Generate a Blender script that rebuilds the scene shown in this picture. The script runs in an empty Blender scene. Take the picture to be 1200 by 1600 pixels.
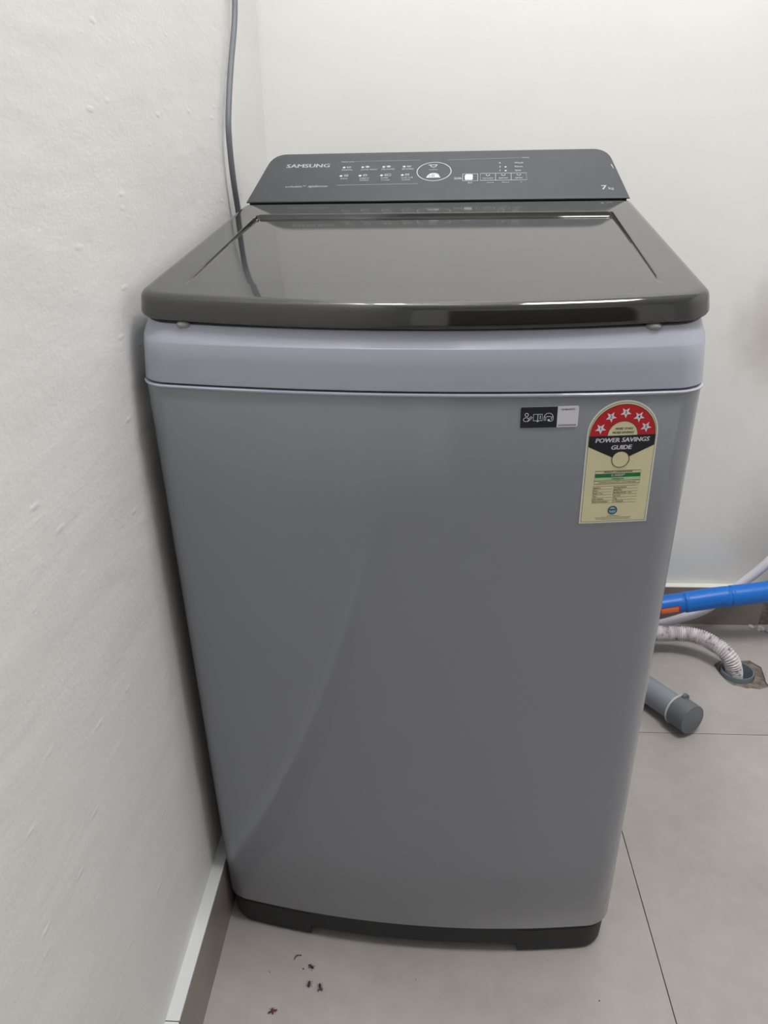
import bpy, bmesh, math, random
from mathutils import Vector, Matrix
random.seed(7)
sc = bpy.context.scene
C = sc.collection

# ------------------------------------------------------------------ camera, world, lights, exposure
def look(yaw, pitch, roll):
    cy, sy, cp, sp = math.cos(yaw), math.sin(yaw), math.cos(pitch), math.sin(pitch)
    f = Vector((-sy*cp, cy*cp, sp)); r = Vector((cy, sy, 0)); u = r.cross(f)
    cr, sr = math.cos(roll), math.sin(roll)
    r2 = r*cr + u*sr; u2 = -r*sr + u*cr
    return Matrix((r2, u2, -f)).transposed()
cam = bpy.data.cameras.new('camera'); co = bpy.data.objects.new('camera', cam); C.objects.link(co)
co.matrix_world = Matrix.Translation((0.0132, -0.6896, 0.9871)) @ look(0.0608, -0.4447, -0.0185).to_4x4()
cam.sensor_fit = 'VERTICAL'; cam.sensor_height = 36; cam.lens = 36*1184.66/1600
cam.clip_start = 0.02
sc.camera = co

w = bpy.data.worlds.new('world'); sc.world = w; w.use_nodes = True
w.node_tree.nodes['Background'].inputs[0].default_value = (0.8, 0.88, 1, 1)
w.node_tree.nodes['Background'].inputs[1].default_value = 0.3

def area(name, loc, target, size, power, col, size_y=None):
    l = bpy.data.lights.new(name, 'AREA'); l.energy = power; l.color = col; l.size = size
    if size_y: l.shape = 'RECTANGLE'; l.size_y = size_y
    o = bpy.data.objects.new(name, l); C.objects.link(o); o.location = loc
    o.rotation_euler = (Vector(target)-Vector(loc)).to_track_quat('-Z', 'Y').to_euler()
    return o
area('ceiling_panel_light', (0.62, -0.16, 2.66), (0.62, -0.16, 0), 0.5, 26, (1.0, 0.99, 1.0))
bl = bpy.data.lights.new('bulb_light', 'POINT'); bl.energy = 19; bl.color = (1, 0.99, 1.0); bl.shadow_soft_size = 0.05
bo = bpy.data.objects.new('bulb_light', bl); C.objects.link(bo); bo.location = (-0.17, 0.16, 2.35)

sc.view_settings.view_transform = 'Standard'; sc.view_settings.look = 'None'
sc.view_settings.gamma = 1; sc.view_settings.use_curve_mapping = False
sc.view_settings.exposure = 0.06

# ------------------------------------------------------------------ materials
def lin(c):
    return tuple(((v/255)/12.92 if v/255 <= 0.04045 else ((v/255+0.055)/1.055)**2.4) for v in c) + (1,)
def mat(name, col, rough=0.5, coat=0, coat_rough=0.1, metal=0, ior=1.45, spec=0.5, srgb=True):
    m = bpy.data.materials.new(name); m.use_nodes = True
    b = m.node_tree.nodes['Principled BSDF']
    b.inputs['Base Color'].default_value = lin(col) if srgb else col
    b.inputs['Roughness'].default_value = rough; b.inputs['Metallic'].default_value = metal
    b.inputs['IOR'].default_value = ior; b.inputs['Specular IOR Level'].default_value = spec
    b.inputs['Coat Weight'].default_value = coat; b.inputs['Coat Roughness'].default_value = coat_rough
    return m
def nd(m, t, **kw):
    n = m.node_tree.nodes.new(t)
    for k, v in kw.items():
        if k in n.inputs.keys(): n.inputs[k].default_value = v
        else: setattr(n, k, v)
    return n
def ln(m, a, b): m.node_tree.links.new(a, b)
def bsdf(m): return m.node_tree.nodes['Principled BSDF']
def objco(m, scale=(1, 1, 1)):
    tc = nd(m, 'ShaderNodeTexCoord'); mp = nd(m, 'ShaderNodeMapping'); mp.inputs['Scale'].default_value = scale
    ln(m, tc.outputs['Object'], mp.inputs['Vector']); return mp.outputs[0]
def noise(m, vec, scale, detail=4, rough=0.5):
    n = nd(m, 'ShaderNodeTexNoise'); n.inputs['Scale'].default_value = scale; n.inputs['Detail'].default_value = detail
    n.inputs['Roughness'].default_value = rough; ln(m, vec, n.inputs['Vector']); return n.outputs['Fac']
def ramp(m, fac, stops):
    r = nd(m, 'ShaderNodeValToRGB'); ln(m, fac, r.inputs[0]); e = r.color_ramp.elements
    while len(e) < len(stops): e.new(0.5)
    for i, (p, c) in enumerate(stops): e[i].position = p; e[i].color = c
    return r.outputs[0]
def mixc(m, fac, a, b):
    x = nd(m, 'ShaderNodeMix', data_type='RGBA')
    for s, v in ((x.inputs[0], fac), (x.inputs[6], a), (x.inputs[7], b)):
        if isinstance(v, (tuple, float, int)): s.default_value = v
        else: ln(m, v, s)
    return x.outputs[2]
def math_(m, op, a, b=0.0, clamp=False):
    x = nd(m, 'ShaderNodeMath', operation=op, use_clamp=clamp)
    for s, v in ((x.inputs[0], a), (x.inputs[1], b)):
        if isinstance(v, (float, int)): s.default_value = v
        else: ln(m, v, s)
    return x.outputs[0]
def bump(m, h, strength, dist):
    b = nd(m, 'ShaderNodeBump'); b.inputs['Strength'].default_value = strength; b.inputs['Distance'].default_value = dist
    ln(m, h, b.inputs['Height']); ln(m, b.outputs[0], bsdf(m).inputs['Normal'])

def wall_mat(name, base, relief, streak, painted_shade=()):
    m = mat(name, base, 0.55, spec=0.35)
    v = objco(m); vs = objco(m, streak)
    n1 = noise(m, v, 3.2, 3, 0.55); n2 = noise(m, vs, 26, 5, 0.62); n3 = noise(m, v, 190, 3, 0.6); n4 = noise(m, vs, 9, 3, 0.5)
    c0 = lin(base); c1 = tuple(x*0.955 for x in c0[:3]) + (1,)
    col = mixc(m, ramp(m, n1, [(0.35, (0, 0, 0, 1)), (0.7, (1, 1, 1, 1))]), c0, c1)
    tc = nd(m, 'ShaderNodeTexCoord')
    for (p, rad, amt, sc3, sq) in painted_shade:          # soft shadow patches painted into the plaster colour
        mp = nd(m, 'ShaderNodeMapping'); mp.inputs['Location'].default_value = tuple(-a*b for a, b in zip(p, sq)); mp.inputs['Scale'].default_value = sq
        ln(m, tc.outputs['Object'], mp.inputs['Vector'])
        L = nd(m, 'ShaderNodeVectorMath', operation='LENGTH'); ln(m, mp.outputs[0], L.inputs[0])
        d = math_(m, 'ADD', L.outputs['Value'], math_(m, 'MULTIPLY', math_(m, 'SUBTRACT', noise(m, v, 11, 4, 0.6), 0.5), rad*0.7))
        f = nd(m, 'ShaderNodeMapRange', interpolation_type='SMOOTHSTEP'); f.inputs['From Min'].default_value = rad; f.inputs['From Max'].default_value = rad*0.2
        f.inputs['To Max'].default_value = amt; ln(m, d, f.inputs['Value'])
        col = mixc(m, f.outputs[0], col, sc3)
    ln(m, col, bsdf(m).inputs['Base Color'])
    h = math_(m, 'ADD', math_(m, 'MULTIPLY', n2, 0.5), math_(m, 'ADD', math_(m, 'MULTIPLY', n4, 1.2), math_(m, 'MULTIPLY', n3, 0.10)))
    # sparse trowel blisters
    vo = nd(m, 'ShaderNodeTexVoronoi'); vo.inputs['Scale'].default_value = 34; vo.inputs['Randomness'].default_value = 1.0; ln(m, vs, vo.inputs['Vector'])
    bl_ = nd(m, 'ShaderNodeMapRange', interpolation_type='SMOOTHSTEP'); bl_.inputs['From Min'].default_value = 0.16; bl_.inputs['From Max'].default_value = 0.02
    ln(m, vo.outputs['Distance'], bl_.inputs['Value'])
    h = math_(m, 'ADD', h, math_(m, 'MULTIPLY', bl_.outputs[0], 0.16))
    bump(m, h, relief, 0.004)
    return m
M = {}
M['wall_l'] = wall_mat('painted_plaster_left', (228, 228, 225), 0.5, (1, 0.45, 1.3))
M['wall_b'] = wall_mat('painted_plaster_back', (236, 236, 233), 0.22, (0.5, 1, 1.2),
    painted_shade=(((0.735, 0.81, 0.665), 0.18, 0.62, lin((176, 166, 160)), (1, 1, 1)), ((0.80, 0.81, 0.22), 0.20, 0.4, lin((165, 164, 150)), (1, 1, 1))))  # two soft cast shadows at the right, mixed into the wall colour
M['wall_o'] = wall_mat('painted_plaster', (232, 232, 229), 0.3, (1, 1, 1))
M['ceiling'] = mat('ceiling_paint', (238, 238, 234), 0.8)

m = M['tile'] = mat('floor_tile', (165, 156, 149), 0.3, spec=0.5)
v = objco(m); n1 = noise(m, v, 6, 5, 0.6); n2 = noise(m, v, 38, 4, 0.65)
f = math_(m, 'ADD', math_(m, 'MULTIPLY', n1, 0.65), math_(m, 'MULTIPLY', n2, 0.35))
ln(m, ramp(m, f, [(0.3, lin((161, 156, 151))), (0.5, lin((172, 167, 163))), (0.7, lin((180, 176, 172)))]), bsdf(m).inputs['Base Color'])
M['grout'] = mat('grout', (104, 88, 82), 0.9)
m = M['skirting'] = mat('skirting_tile', (140, 131, 125), 0.35)
v = objco(m); ln(m, ramp(m, noise(m, v, 9, 4, 0.6), [(0.3, lin((132, 124, 119))), (0.7, lin((148, 140, 133)))]), bsdf(m).inputs['Base Color'])
M['skirt_cap'] = mat('skirting_top_filler', (214, 216, 216), 0.6)
M['skirt_cap_b'] = mat('skirting_top_filler_back', (226, 224, 212), 0.7)
m = M['cement'] = mat('rough_cement', (136, 127, 118), 0.95)
v = objco(m); n = noise(m, v, 90, 5, 0.7); ln(m, ramp(m, n, [(0.3, lin((84, 74, 66))), (0.7, lin((146, 136, 127)))]), bsdf(m).inputs['Base Color']); bump(m, n, 0.8, 0.003)
M['plaster_chip'] = mat('plaster_crumb', (206, 202, 208), 0.9)

M['body'] = mat('grey_lacquered_steel', (139, 142, 150), 0.42, coat=0.75, coat_rough=0.06, spec=0.4)
M['collar'] = mat('grey_plastic', (175, 178, 193), 0.38, coat=0.35, coat_rough=0.12)
M['lid'] = mat('black_gloss_plastic', (33, 34, 33), 0.055, ior=1.82)
M['lidglass'] = mat('dark_tinted_glass', (33, 34, 33), 0.055, ior=1.82)
M['panel'] = mat('charcoal_panel', (62, 65, 69), 0.42, spec=0.5)
M['base'] = mat('black_base_plastic', (48, 49, 52), 0.6)
M['pad'] = mat('bumper_rubber', (150, 150, 150), 0.35)
M['print'] = mat('light_grey_print', (196, 198, 202), 0.6)
M['print_dim'] = mat('dim_grey_print', (150, 152, 154), 0.6)
M['dark_gap'] = mat('dark_gap', (22, 22, 23), 0.7)
M['steel_side'] = mat('grey_side_steel', (134, 134, 138), 0.4)

M['cable'] = mat('grey_cable', (104, 108, 114), 0.5)
M['blue'] = mat('blue_plastic', (30, 112, 205), 0.35, spec=0.45)
M['orange'] = mat('orange_sticker', (238, 132, 78), 0.5)
M['orange_edge'] = mat('red_sticker_edge', (196, 58, 40), 0.5)
M['white_hose'] = mat('white_hose_plastic', (214, 212, 218), 0.4)
m = M['corr'] = mat('dirty_white_corrugated_plastic', (206, 202, 206), 0.5)
v = objco(m); n = noise(m, v, 75, 3, 0.6); ln(m, ramp(m, n, [(0.33, lin((128, 122, 128))), (0.43, lin((204, 199, 202))), (0.62, lin((220, 216, 220)))]), bsdf(m).inputs['Base Color'])
M['pvc'] = mat('grey_pvc', (140, 146, 155), 0.35)
M['pvc_dark'] = mat('grey_pvc_cap', (108, 112, 117), 0.4)
M['pvc_ring'] = mat('blue_grey_pvc', (112, 124, 132), 0.4)
M['lbl_black'] = mat('label_black', (32, 36, 42), 0.5); M['lbl_white'] = mat('label_white', (228, 228, 236), 0.5)
M['lbl_cream'] = mat('label_cream', (230, 222, 184), 0.5); M['lbl_edge'] = mat('label_edge', (228, 230, 222), 0.5)
M['lbl_red'] = mat('label_red', (196, 36, 48), 0.5); M['lbl_green'] = mat('label_green', (34, 124, 70), 0.5)
M['lbl_pale'] = mat('label_pale_green', (186, 216, 168), 0.5); M['lbl_line'] = mat('label_dark_line', (78, 74, 48), 0.5)
M['lbl_star'] = mat('label_star', (236, 230, 238), 0.5); M['lbl_teal'] = mat('label_teal', (60, 108, 122), 0.5); M['lbl_sky'] = mat('label_pale_blue', (176, 204, 214), 0.5)
M['insect'] = mat('dry_insect_brown', (52, 40, 38), 0.6); M['insect_red'] = mat('dry_insect_reddish', (92, 50, 50), 0.6)
M['wing'] = mat('dry_insect_wing', (96, 86, 84), 0.5)
M['door'] = mat('unseen_darkened_brown_door', (74, 68, 64), 0.5)

# ------------------------------------------------------------------ helpers
def obj(name, bm_or_me, material, parent=None, smooth=None, sharp=32):
    if isinstance(bm_or_me, bmesh.types.BMesh):
        me = bpy.data.meshes.new(name); bmesh.ops.recalc_face_normals(bm_or_me, faces=bm_or_me.faces[:]); bm_or_me.to_mesh(me); bm_or_me.free()
    else: me = bm_or_me
    if material and not me.materials: me.materials.append(material)
    if smooth:
        for p in me.polygons: p.use_smooth = True
        me.set_sharp_from_angle(angle=math.radians(sharp))
    o = bpy.data.objects.new(name, me); C.objects.link(o)
    if parent: o.parent = parent
    return o
def tag(o, label, cat, group=None):
    o['label'] = label; o['category'] = cat
    if group: o['group'] = group
    return o
def struct(o, label=None):
    o['kind'] = 'structure'
    if label: o['label'] = label
    return o
def empty(name, loc=(0, 0, 0), rz=0):
    o = bpy.data.objects.new(name, None); C.objects.link(o); o.location = loc; o.rotation_euler = (0, 0, rz); o.empty_display_size = 0.05
    return o
def add_box(bm, a, b, bev=0):
    r = bmesh.ops.create_cube(bm, size=1); vs = r['verts']
    for q in vs:
        for i in range(3): q.co[i] = a[i] if q.co[i] < 0 else b[i]
    if bev:
        es = list({e for q in vs for e in q.link_edges})
        bmesh.ops.bevel(bm, geom=es, offset=bev, segments=2, affect='EDGES', profile=0.5)
def box(name, a, b, material, parent=None, bev=0):
    bm = bmesh.new(); add_box(bm, a, b, bev); return obj(name, bm, material, parent)
def loft(bm, loops, cap0=True, cap1=True, closed=True):
    rows = [[bm.verts.new(p) for p in L] for L in loops]
    n = len(rows[0])
    for A, B in zip(rows, rows[1:]):
        for i in range(n if closed else n-1):
            j = (i+1) % n
            bm.faces.new((A[i], A[j], B[j], B[i]))
    if cap0: bm.faces.new(rows[0][::-1])
    if cap1: bm.faces.new(rows[-1])
    return rows
def spline(pts, n):
    P = [Vector(p) for p in pts]; P = [P[0]*2-P[1]] + P + [P[-1]*2-P[-2]]; out = []
    for i in range(1, len(P)-2):
        for k in range(n):
            t = k/n; a, b, c, d = P[i-1], P[i], P[i+1], P[i+2]
            out.append(0.5*((2*b)+(c-a)*t+(2*a-5*b+4*c-d)*t*t+(3*b-a-3*c+d)*t**3))
    out.append(P[-2]); return out
def resample(path, step):
    out = [path[0]]; acc = 0
    for a, b in zip(path, path[1:]):
        L = (b-a).length; pos = step-acc
        while pos <= L and L > 0:
            out.append(a.lerp(b, pos/L)); pos += step
        acc = (acc+L) % step if L else acc
    return out
def tube(bm, path, rad, seg=16, caps=True):
    """rad: number or function(i, n, length so far)"""
    path = [Vector(p) for p in path]; n = len(path); loops = []; s = 0
    up = Vector((0, 0, 1)); prev = None
    for i, p in enumerate(path):
        t = (path[min(i+1, n-1)]-path[max(i-1, 0)]).normalized()
        if prev is None:
            a = t.cross(up); a = a if a.length > 0.05 else t.cross(Vector((1, 0, 0)))
        else: a = prev - t*prev.dot(t)
        a.normalize(); prev = a; b = t.cross(a)
        if i: s += (p-path[i-1]).length
        r = rad(i, n, s) if callable(rad) else rad
        loops.append([p+(a*math.cos(2*math.pi*k/seg)+b*math.sin(2*math.pi*k/seg))*r for k in range(seg)])
    return loft(bm, loops, caps, caps)

# ------------------------------------------------------------------ room shell
XW, YB, HB, T = -0.2782, 0.8128, 0.0984, 0.0169
XR, YF, ZC = 1.90, -2.45, 2.70
def wall(name, a, b, m, label): return struct(box(name, a, b, m), label)
wall('wall_left', (XW-0.12, YF-0.12, -0.2), (XW, YB+0.12, ZC), M['wall_l'], 'cream plastered wall on the left with trowel marks')
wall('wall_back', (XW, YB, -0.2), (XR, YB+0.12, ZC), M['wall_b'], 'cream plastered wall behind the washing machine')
wall('wall_right', (XR, YF-0.12, -0.2), (XR+0.12, YB+0.12, ZC), M['wall_o'], 'cream plastered wall on the far right')
bm = bmesh.new(); add_box(bm, (XW, YF-0.12, -0.2), (0.0, YF, ZC)); add_box(bm, (1.5, YF-0.12, -0.2), (XR, YF, ZC)); add_box(bm, (0.0, YF-0.12, 2.1), (1.5, YF, ZC))
struct(obj('wall_front', bm, M['wall_o']), 'cream plastered wall with the doorway')
struct(box('ceiling', (XW-0.12, YF-0.12, ZC), (XR+0.12, YB+0.12, ZC+0.1), M['ceiling']), 'white ceiling')
d = struct(box('unseen_door_1', (0.0, YF-0.09, 0.005), (1.5, YF-0.05, 2.1), M['door'], bev=0.004), 'unseen brown door, widened and darkened for the lid reflections')  # out of view; made wide and dark so the glossy lid reflects darkness
bm = bmesh.new(); tube(bm, [(0.58, YF-0.05, 1.0), (0.58, YF-0.005, 1.0), (0.60, YF, 1.0), (0.70, YF, 1.0)], 0.009, 10); obj('unseen_door_handle', bm, M['pad'], d, smooth=True)

# floor: grout bed with a square well where the drain stands, tiles as pieces
DX, DY = 0.6585, 0.6190              # drain centre
def poly_hole(bm, outer, holes, z0, z1):
    for z, flip in ((z1, 0), (z0, 1)):
        vs_all = []; es = []
        for L in [outer]+holes:
            vs = [bm.verts.new((p[0], p[1], z)) for p in L]; vs_all.append(vs)
            es += [bm.edges.new((vs[i], vs[(i+1) % len(vs)])) for i in range(len(vs))]
        bmesh.ops.triangle_fill(bm, edges=es, use_beauty=True, use_dissolve=False)
        if z == z1: top = vs_all
    for A, B in zip(top, vs_all):
        n = len(A)
        for i in range(n): bm.faces.new((A[i], A[(i+1) % n], B[(i+1) % n], B[i]))
hs = 0.036
well = [(DX-hs, DY-hs), (DX+hs, DY-hs), (DX+hs, DY+hs), (DX-hs, DY+hs)]
bm = bmesh.new(); poly_hole(bm, [(XW-0.1, YF-0.1), (XR+0.1, YF-0.1), (XR+0.1, YB+0.1), (XW-0.1, YB+0.1)], [well], -0.18, -0.0045)
floor = struct(obj('floor', bm, M['grout']), 'beige grey polished tile floor')
patch_poly = [(0.620, 0.645), (0.6205, 0.630), (0.6225, 0.612), (0.6285, 0.588), (0.636, 0.578), (0.648, 0.5745), (0.660, 0.5685), (0.672, 0.5695), (0.684, 0.5665), (0.7075, 0.5755), (0.706, 0.590), (0.7095, 0.605), (0.7155, 0.640), (0.700, 0.662), (0.680, 0.660), (0.660, 0.664), (0.636, 0.659)]
g = 0.0007; TS = 0.6045; tx0 = 0.3300; ty0 = 0.4330
tile_mesh = None
xs = [tx0+TS*k for k in range(-1, 3)]; ys = [ty0+TS*k for k in range(-5, 1)]
for x in xs:
    for y in ys:
        x0, x1, y0, y1 = max(x+g, XW), min(x+TS-g, XR), max(y+g, YF), min(y+TS-g, YB)
        if x1-x0 < 0.02 or y1-y0 < 0.02: continue
        full = abs(x1-x0-(TS-2*g)) < 1e-6 and abs(y1-y0-(TS-2*g)) < 1e-6
        if x0 < DX < x1 and y0 < DY < y1:
            bm = bmesh.new(); poly_hole(bm, [(x0, y0), (x1, y0), (x1, y1), (x0, y1)], [patch_poly], -0.0045, 0)
            obj('floor_tile', bm, M['tile'], floor)
        elif full and tile_mesh:
            o = bpy.data.objects.new('floor_tile', tile_mesh); C.objects.link(o); o.parent = floor; o.location = (x0, y0, 0)
        else:
            bm = bmesh.new(); add_box(bm, (0, 0, -0.0045), (x1-x0, y1-y0, 0)); o = obj('floor_tile', bm, M['tile'], floor); o.location = (x0, y0, 0)
            if full: tile_mesh = o.data
# rough cement round the drain, lower than the tile
bm = bmesh.new(); ring = [(DX+0.0335*math.cos(2*math.pi*k/32), DY+0.0335*math.sin(2*math.pi*k/32)) for k in range(32)]
pin = [(DX+(px-DX)*0.985, DY+(py-DY)*0.985) for px, py in patch_poly]
poly_hole(bm, pin, [ring], -0.0044, -0.0030)
obj('cement_patch', bm, M['cement'], floor)['label'] = 'rough broken cement around the floor drain'

def baseboard(name, label, runs, axis, capm):
    e = None
    for i, (a0, a1) in enumerate(runs):
        if axis == 'y': a, b = (XW, a0, 0), (XW+T, a1, HB-0.0015); ca, cb = (XW, a0, HB-0.0015), (XW+T-0.0006, a1, HB)
        else: a, b = (a0, YB-T, 0), (a1, YB, HB-0.0015); ca, cb = (a0, YB-T+0.0006, HB-0.0015), (a1, YB, HB)
        if i == 0:
            e = struct(empty(name, ((a[0]+b[0])/2, (a[1]+b[1])/2, 0)), label)
        mid = Vector(e.location)
        for nm, p, q, mm in (('baseboard_tile', a, b, M['skirting']), ('top_strip', ca, cb, capm)):
            o = box(nm, Vector(p)-mid, Vector(q)-mid, mm, e, bev=0.0004)
            if nm == 'top_strip': o['label'] = 'pale filler along the top edge of the skirting'
baseboard('baseboard_left', 'grey tile skirting along the left wall', [(-0.175+0.6*k+0.0005, -0.175+0.6*(k+1)-0.0005) for k in range(-3, 1)] + [(0.4255, YB-T-0.001)], 'y', M['skirt_cap'])
baseboard('baseboard_back', 'grey tile skirting along the back wall', [(XW+T, 0.1795), (0.1805, 0.7690), (0.8600, 1.3700), (1.371, XR)], 'x', M['skirt_cap_b'])

struct(box('trim_1', (0.7692, YB-0.0135, 0), (0.8598, YB, 0.095), M['cement']), 'bare dark cement where a skirting tile is missing')
# ------------------------------------------------------------------ the washing machine
WM = empty('washing_machine', (0, 0, 0), -0.0464)
tag(WM, 'grey top-loading washing machine with glossy black lid against the cream wall', 'washing machine')
SL = 0.1266                                   # slope of the lid plane
BOW = 0.0255; WX = 0.0023
def outline(hw, yf, yb, bow=BOW, r=0.030, rb=0.012, n=40, nc=10):
    hw += WX; pts = []; xs_ = []
    for k in range(nc): xs_.append(-hw + r*(1-math.cos(math.pi/2*k/nc)))
    for k in range(n+1): xs_.append(-hw+r + (2*hw-2*r)*k/n)
    for k in range(nc-1, -1, -1): xs_.append(hw - r*(1-math.cos(math.pi/2*k/nc)))
    for x in xs_:
        y = yf + bow*(x/hw)**2; e = abs(x)-(hw-r)
        if e > 0: y += r - math.sqrt(max(r*r-e*e, 0))
        pts.append((x, y))
    for k in range(1, 7): pts.append((hw, pts[-1][1] + (yb-rb-pts[-1][1])*(k/6 if k < 6 else 1)))
    for k in range(1, 6): a = math.pi/2*k/5; pts.append((hw-rb+rb*math.cos(a), yb-rb+rb*math.sin(a)))
    for k in range(0, 6): a = math.pi/2*k/5; pts.append((-hw+rb-rb*math.sin(a), yb-rb+rb*math.cos(a)))
    y_end = pts[0][1]
    for k in range(1, 6): pts.append((-hw, (yb-rb)+(y_end-yb+rb)*k/6))
    return pts
def lv(z, hw, yf, yb, slope=0, **kw): return [(x, y, z + slope*(y+0.012)) for x, y in outline(hw, yf, yb, **kw)]
YBK = 0.556
YF0 = -0.0110; LEAN = 0.0075; YS = YF0-LEAN
bm = bmesh.new()
loft(bm, [lv(0.0475, 0.2595, YF0+0.0035, YBK-0.004), lv(0.0486, 0.2613, YF0+0.0012, YBK-0.001), lv(0.0510, 0.2623, YF0, YBK)] +
     [lv(0.05+(0.7825-0.05)*k/6, 0.2623+0.0050*k/6, YF0-LEAN*k/6, YBK) for k in range(1, 7)] + [lv(0.7835, 0.2669, YF0-LEAN+0.0005, YBK)])
obj('cabinet', bm, M['body'], WM, smooth=True)
bm = bmesh.new()
loft(bm, [lv(0.7831, 0.2674, YS+0.0003, YBK), lv(0.7841, 0.2690, YS-0.0010, YBK), lv(0.7853, 0.2692, YS-0.0012, YBK), lv(0.7863, 0.2684, YS-0.0004, YBK), lv(0.7863, 0.2650, YS+0.006, YBK)])
obj('seam_lip', bm, M['collar'], WM, smooth=True, sharp=50)
bm = bmesh.new(); loft(bm, [lv(0.7855, 0.2640, YS+0.005, YBK-0.004), lv(0.7895, 0.2640, YS+0.005, YBK-0.004)]); obj('seam_gap', bm, M['dark_gap'], WM, smooth=True)
bm = bmesh.new()
YC = YS+0.0026                              # the collar's front edge, a little proud of the lid
loft(bm, [lv(0.7881, 0.2645, YS+0.008, YBK), lv(0.7881, 0.2672, YS+0.001, YBK), lv(0.7891, 0.2680, YS+0.0003, YBK), lv(0.809, 0.2664, YS+0.0013, YBK),
          lv(0.8260, 0.2652, YC, YBK), lv(0.8265, 0.2650, YC+0.0002, YBK), lv(0.8272, 0.2644, YC+0.0008, YBK, SL*0.8), lv(0.8405, 0.2602, YC+0.0085, YBK, SL*0.8), lv(0.8415, 0.2570, YC+0.0180, YBK, SL*0.8)])
obj('top_collar', bm, M['collar'], WM, smooth=True, sharp=24)

# lid: rolled rim, a raised frame and a sunk glass pane that runs out flush at the front
PL = lambda y: 0.8708 + SL*(y-0.03)
YLB = 0.4405
def lid_loop(off, h, r):
    return [(x, y, PL(y)+h) for x, y in outline(0.2648+off, -0.0125-off, YLB+min(off, 0), bow=0.0300, r=r, rb=0.006)]
bm = bmesh.new()
rim = [lid_loop(-0.0118, 0, 0.017), lid_loop(-0.0100, 0, 0.018), lid_loop(-0.0070, -0.0003, 0.020), lid_loop(-0.0042, -0.0015, 0.022), lid_loop(-0.0021, -0.0036, 0.024), lid_loop(-0.0008, -0.0066, 0.026),
       lid_loop(0.0, -0.0105, 0.028), lid_loop(0.0010, -0.0165, 0.029), lid_loop(0.0012, -0.0195, 0.029), lid_loop(0.0004, -0.0216, 0.029), lid_loop(-0.0020, -0.0228, 0.028), lid_loop(-0.012, -0.0228, 0.022)]
rows = loft(bm, rim, cap0=False, cap1=True)
ny = 30; YA, YZ = 0.050, 0.3660
def halfx(y, ins=0):
    hx = 0.2262 + 0.0135*(y-0.068) - ins; r = 0.006; e = y+ins-(YZ-r)
    if e > 0: hx -= r-math.sqrt(max(r*r-min(e, r)**2, 0))
    return hx
yv = [YA+(YZ-0.006-YA)*k/ny for k in range(ny+1)] + [YZ-0.006+0.006*math.sin(math.pi/2*k/6) for k in range(1, 7)]
def dep(y): return 0.0046*max(0, (y-YA)/(YZ-YA))**1.3
def chan(y):
    t = min(max((y-0.0655)/0.003, 0), 1); return 0.0016*t*t*(3-2*t)
def rec_loop(ins, k, c=0.0):
    L = []
    for y in yv: yy = min(y, YZ-ins*1.6) if y > 0.2 else y; L.append((-halfx(y)+ins, yy, PL(yy)-k*dep(yy)-c*chan(yy)))
    return L + [(-p[0], p[1], p[2]) for p in reversed(L)]
lv0 = [bm.verts.new((p[0]*1.006, p[1]+(0.0012 if p[1] > 0.2 else -0.0012 if p[1] < YA+1e-5 else 0), p[2]+SL*(0.0012 if p[1] > 0.2 else -0.0012 if p[1] < YA+1e-5 else 0))) for p in rec_loop(0, 0)]
es = [bm.edges.new((lv0[i], lv0[(i+1) % len(lv0)])) for i in range(len(lv0))]
eo = [bm.edges.get((rows[0][i], rows[0][(i+1) % len(rows[0])])) for i in range(len(rows[0]))]
bmesh.ops.triangle_fill(bm, edges=es+eo, use_beauty=True, use_dissolve=False)
prev = lv0
for ins, k, c in ((0.0, 0.0, 0.0), (0.0005, 0.03, 0.15), (0.0009, 0.15, 0.6), (0.0013, 0.4, 1.0), (0.0026, 1.0, 1.0), (0.0030, 1.0, 0.2), (0.0033, 1.0, 0.0), (0.0038, 1.0, 0.0)):
    cur = [bm.verts.new(p) for p in rec_loop(ins, k, c)]
    for i in range(len(cur)):
        j = (i+1) % len(cur)
        if (cur[i].co-prev[i].co).length < 1e-7 and (cur[j].co-prev[j].co).length < 1e-7: continue
        bm.faces.new((prev[i], prev[j], cur[j], cur[i]))
    prev = cur
lid = obj('lid', bm, M['lid'], WM, smooth=True, sharp=28)
bm = bmesh.new(); half = len(yv); P = rec_loop(0.0036, 1.0)
A = [bm.verts.new((p[0], p[1], p[2]+0.00001)) for p in P]
for i in range(half-1): bm.faces.new((A[i], A[i+1], A[2*half-2-i], A[2*half-1-i]))
obj('glass_pane', bm, M['lidglass'], lid, smooth=True, sharp=60)
for sx, x in ((-1, -0.2165), (1, 0.2135)):
    bm = bmesh.new(); bmesh.ops.create_uvsphere(bm, u_segments=16, v_segments=8, radius=1)
    for q in bm.verts: q.co = Vector((x+q.co.x*0.0072, 0.010+q.co.y*0.005, 0.8425+q.co.z*0.0035))
    obj('lid_bumper', bm, M['pad'], WM, smooth=True)

# control panel: slanted face with rounded upper corners, extruded back
V0 = Vector((0, 0.4470, 0.9245)); V1 = Vector((0, 0.560, 0.9850)); VD = (V1-V0).normalized(); PLEN = (V1-V0).length
PN = Vector((0, -VD.z, VD.y))
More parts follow.
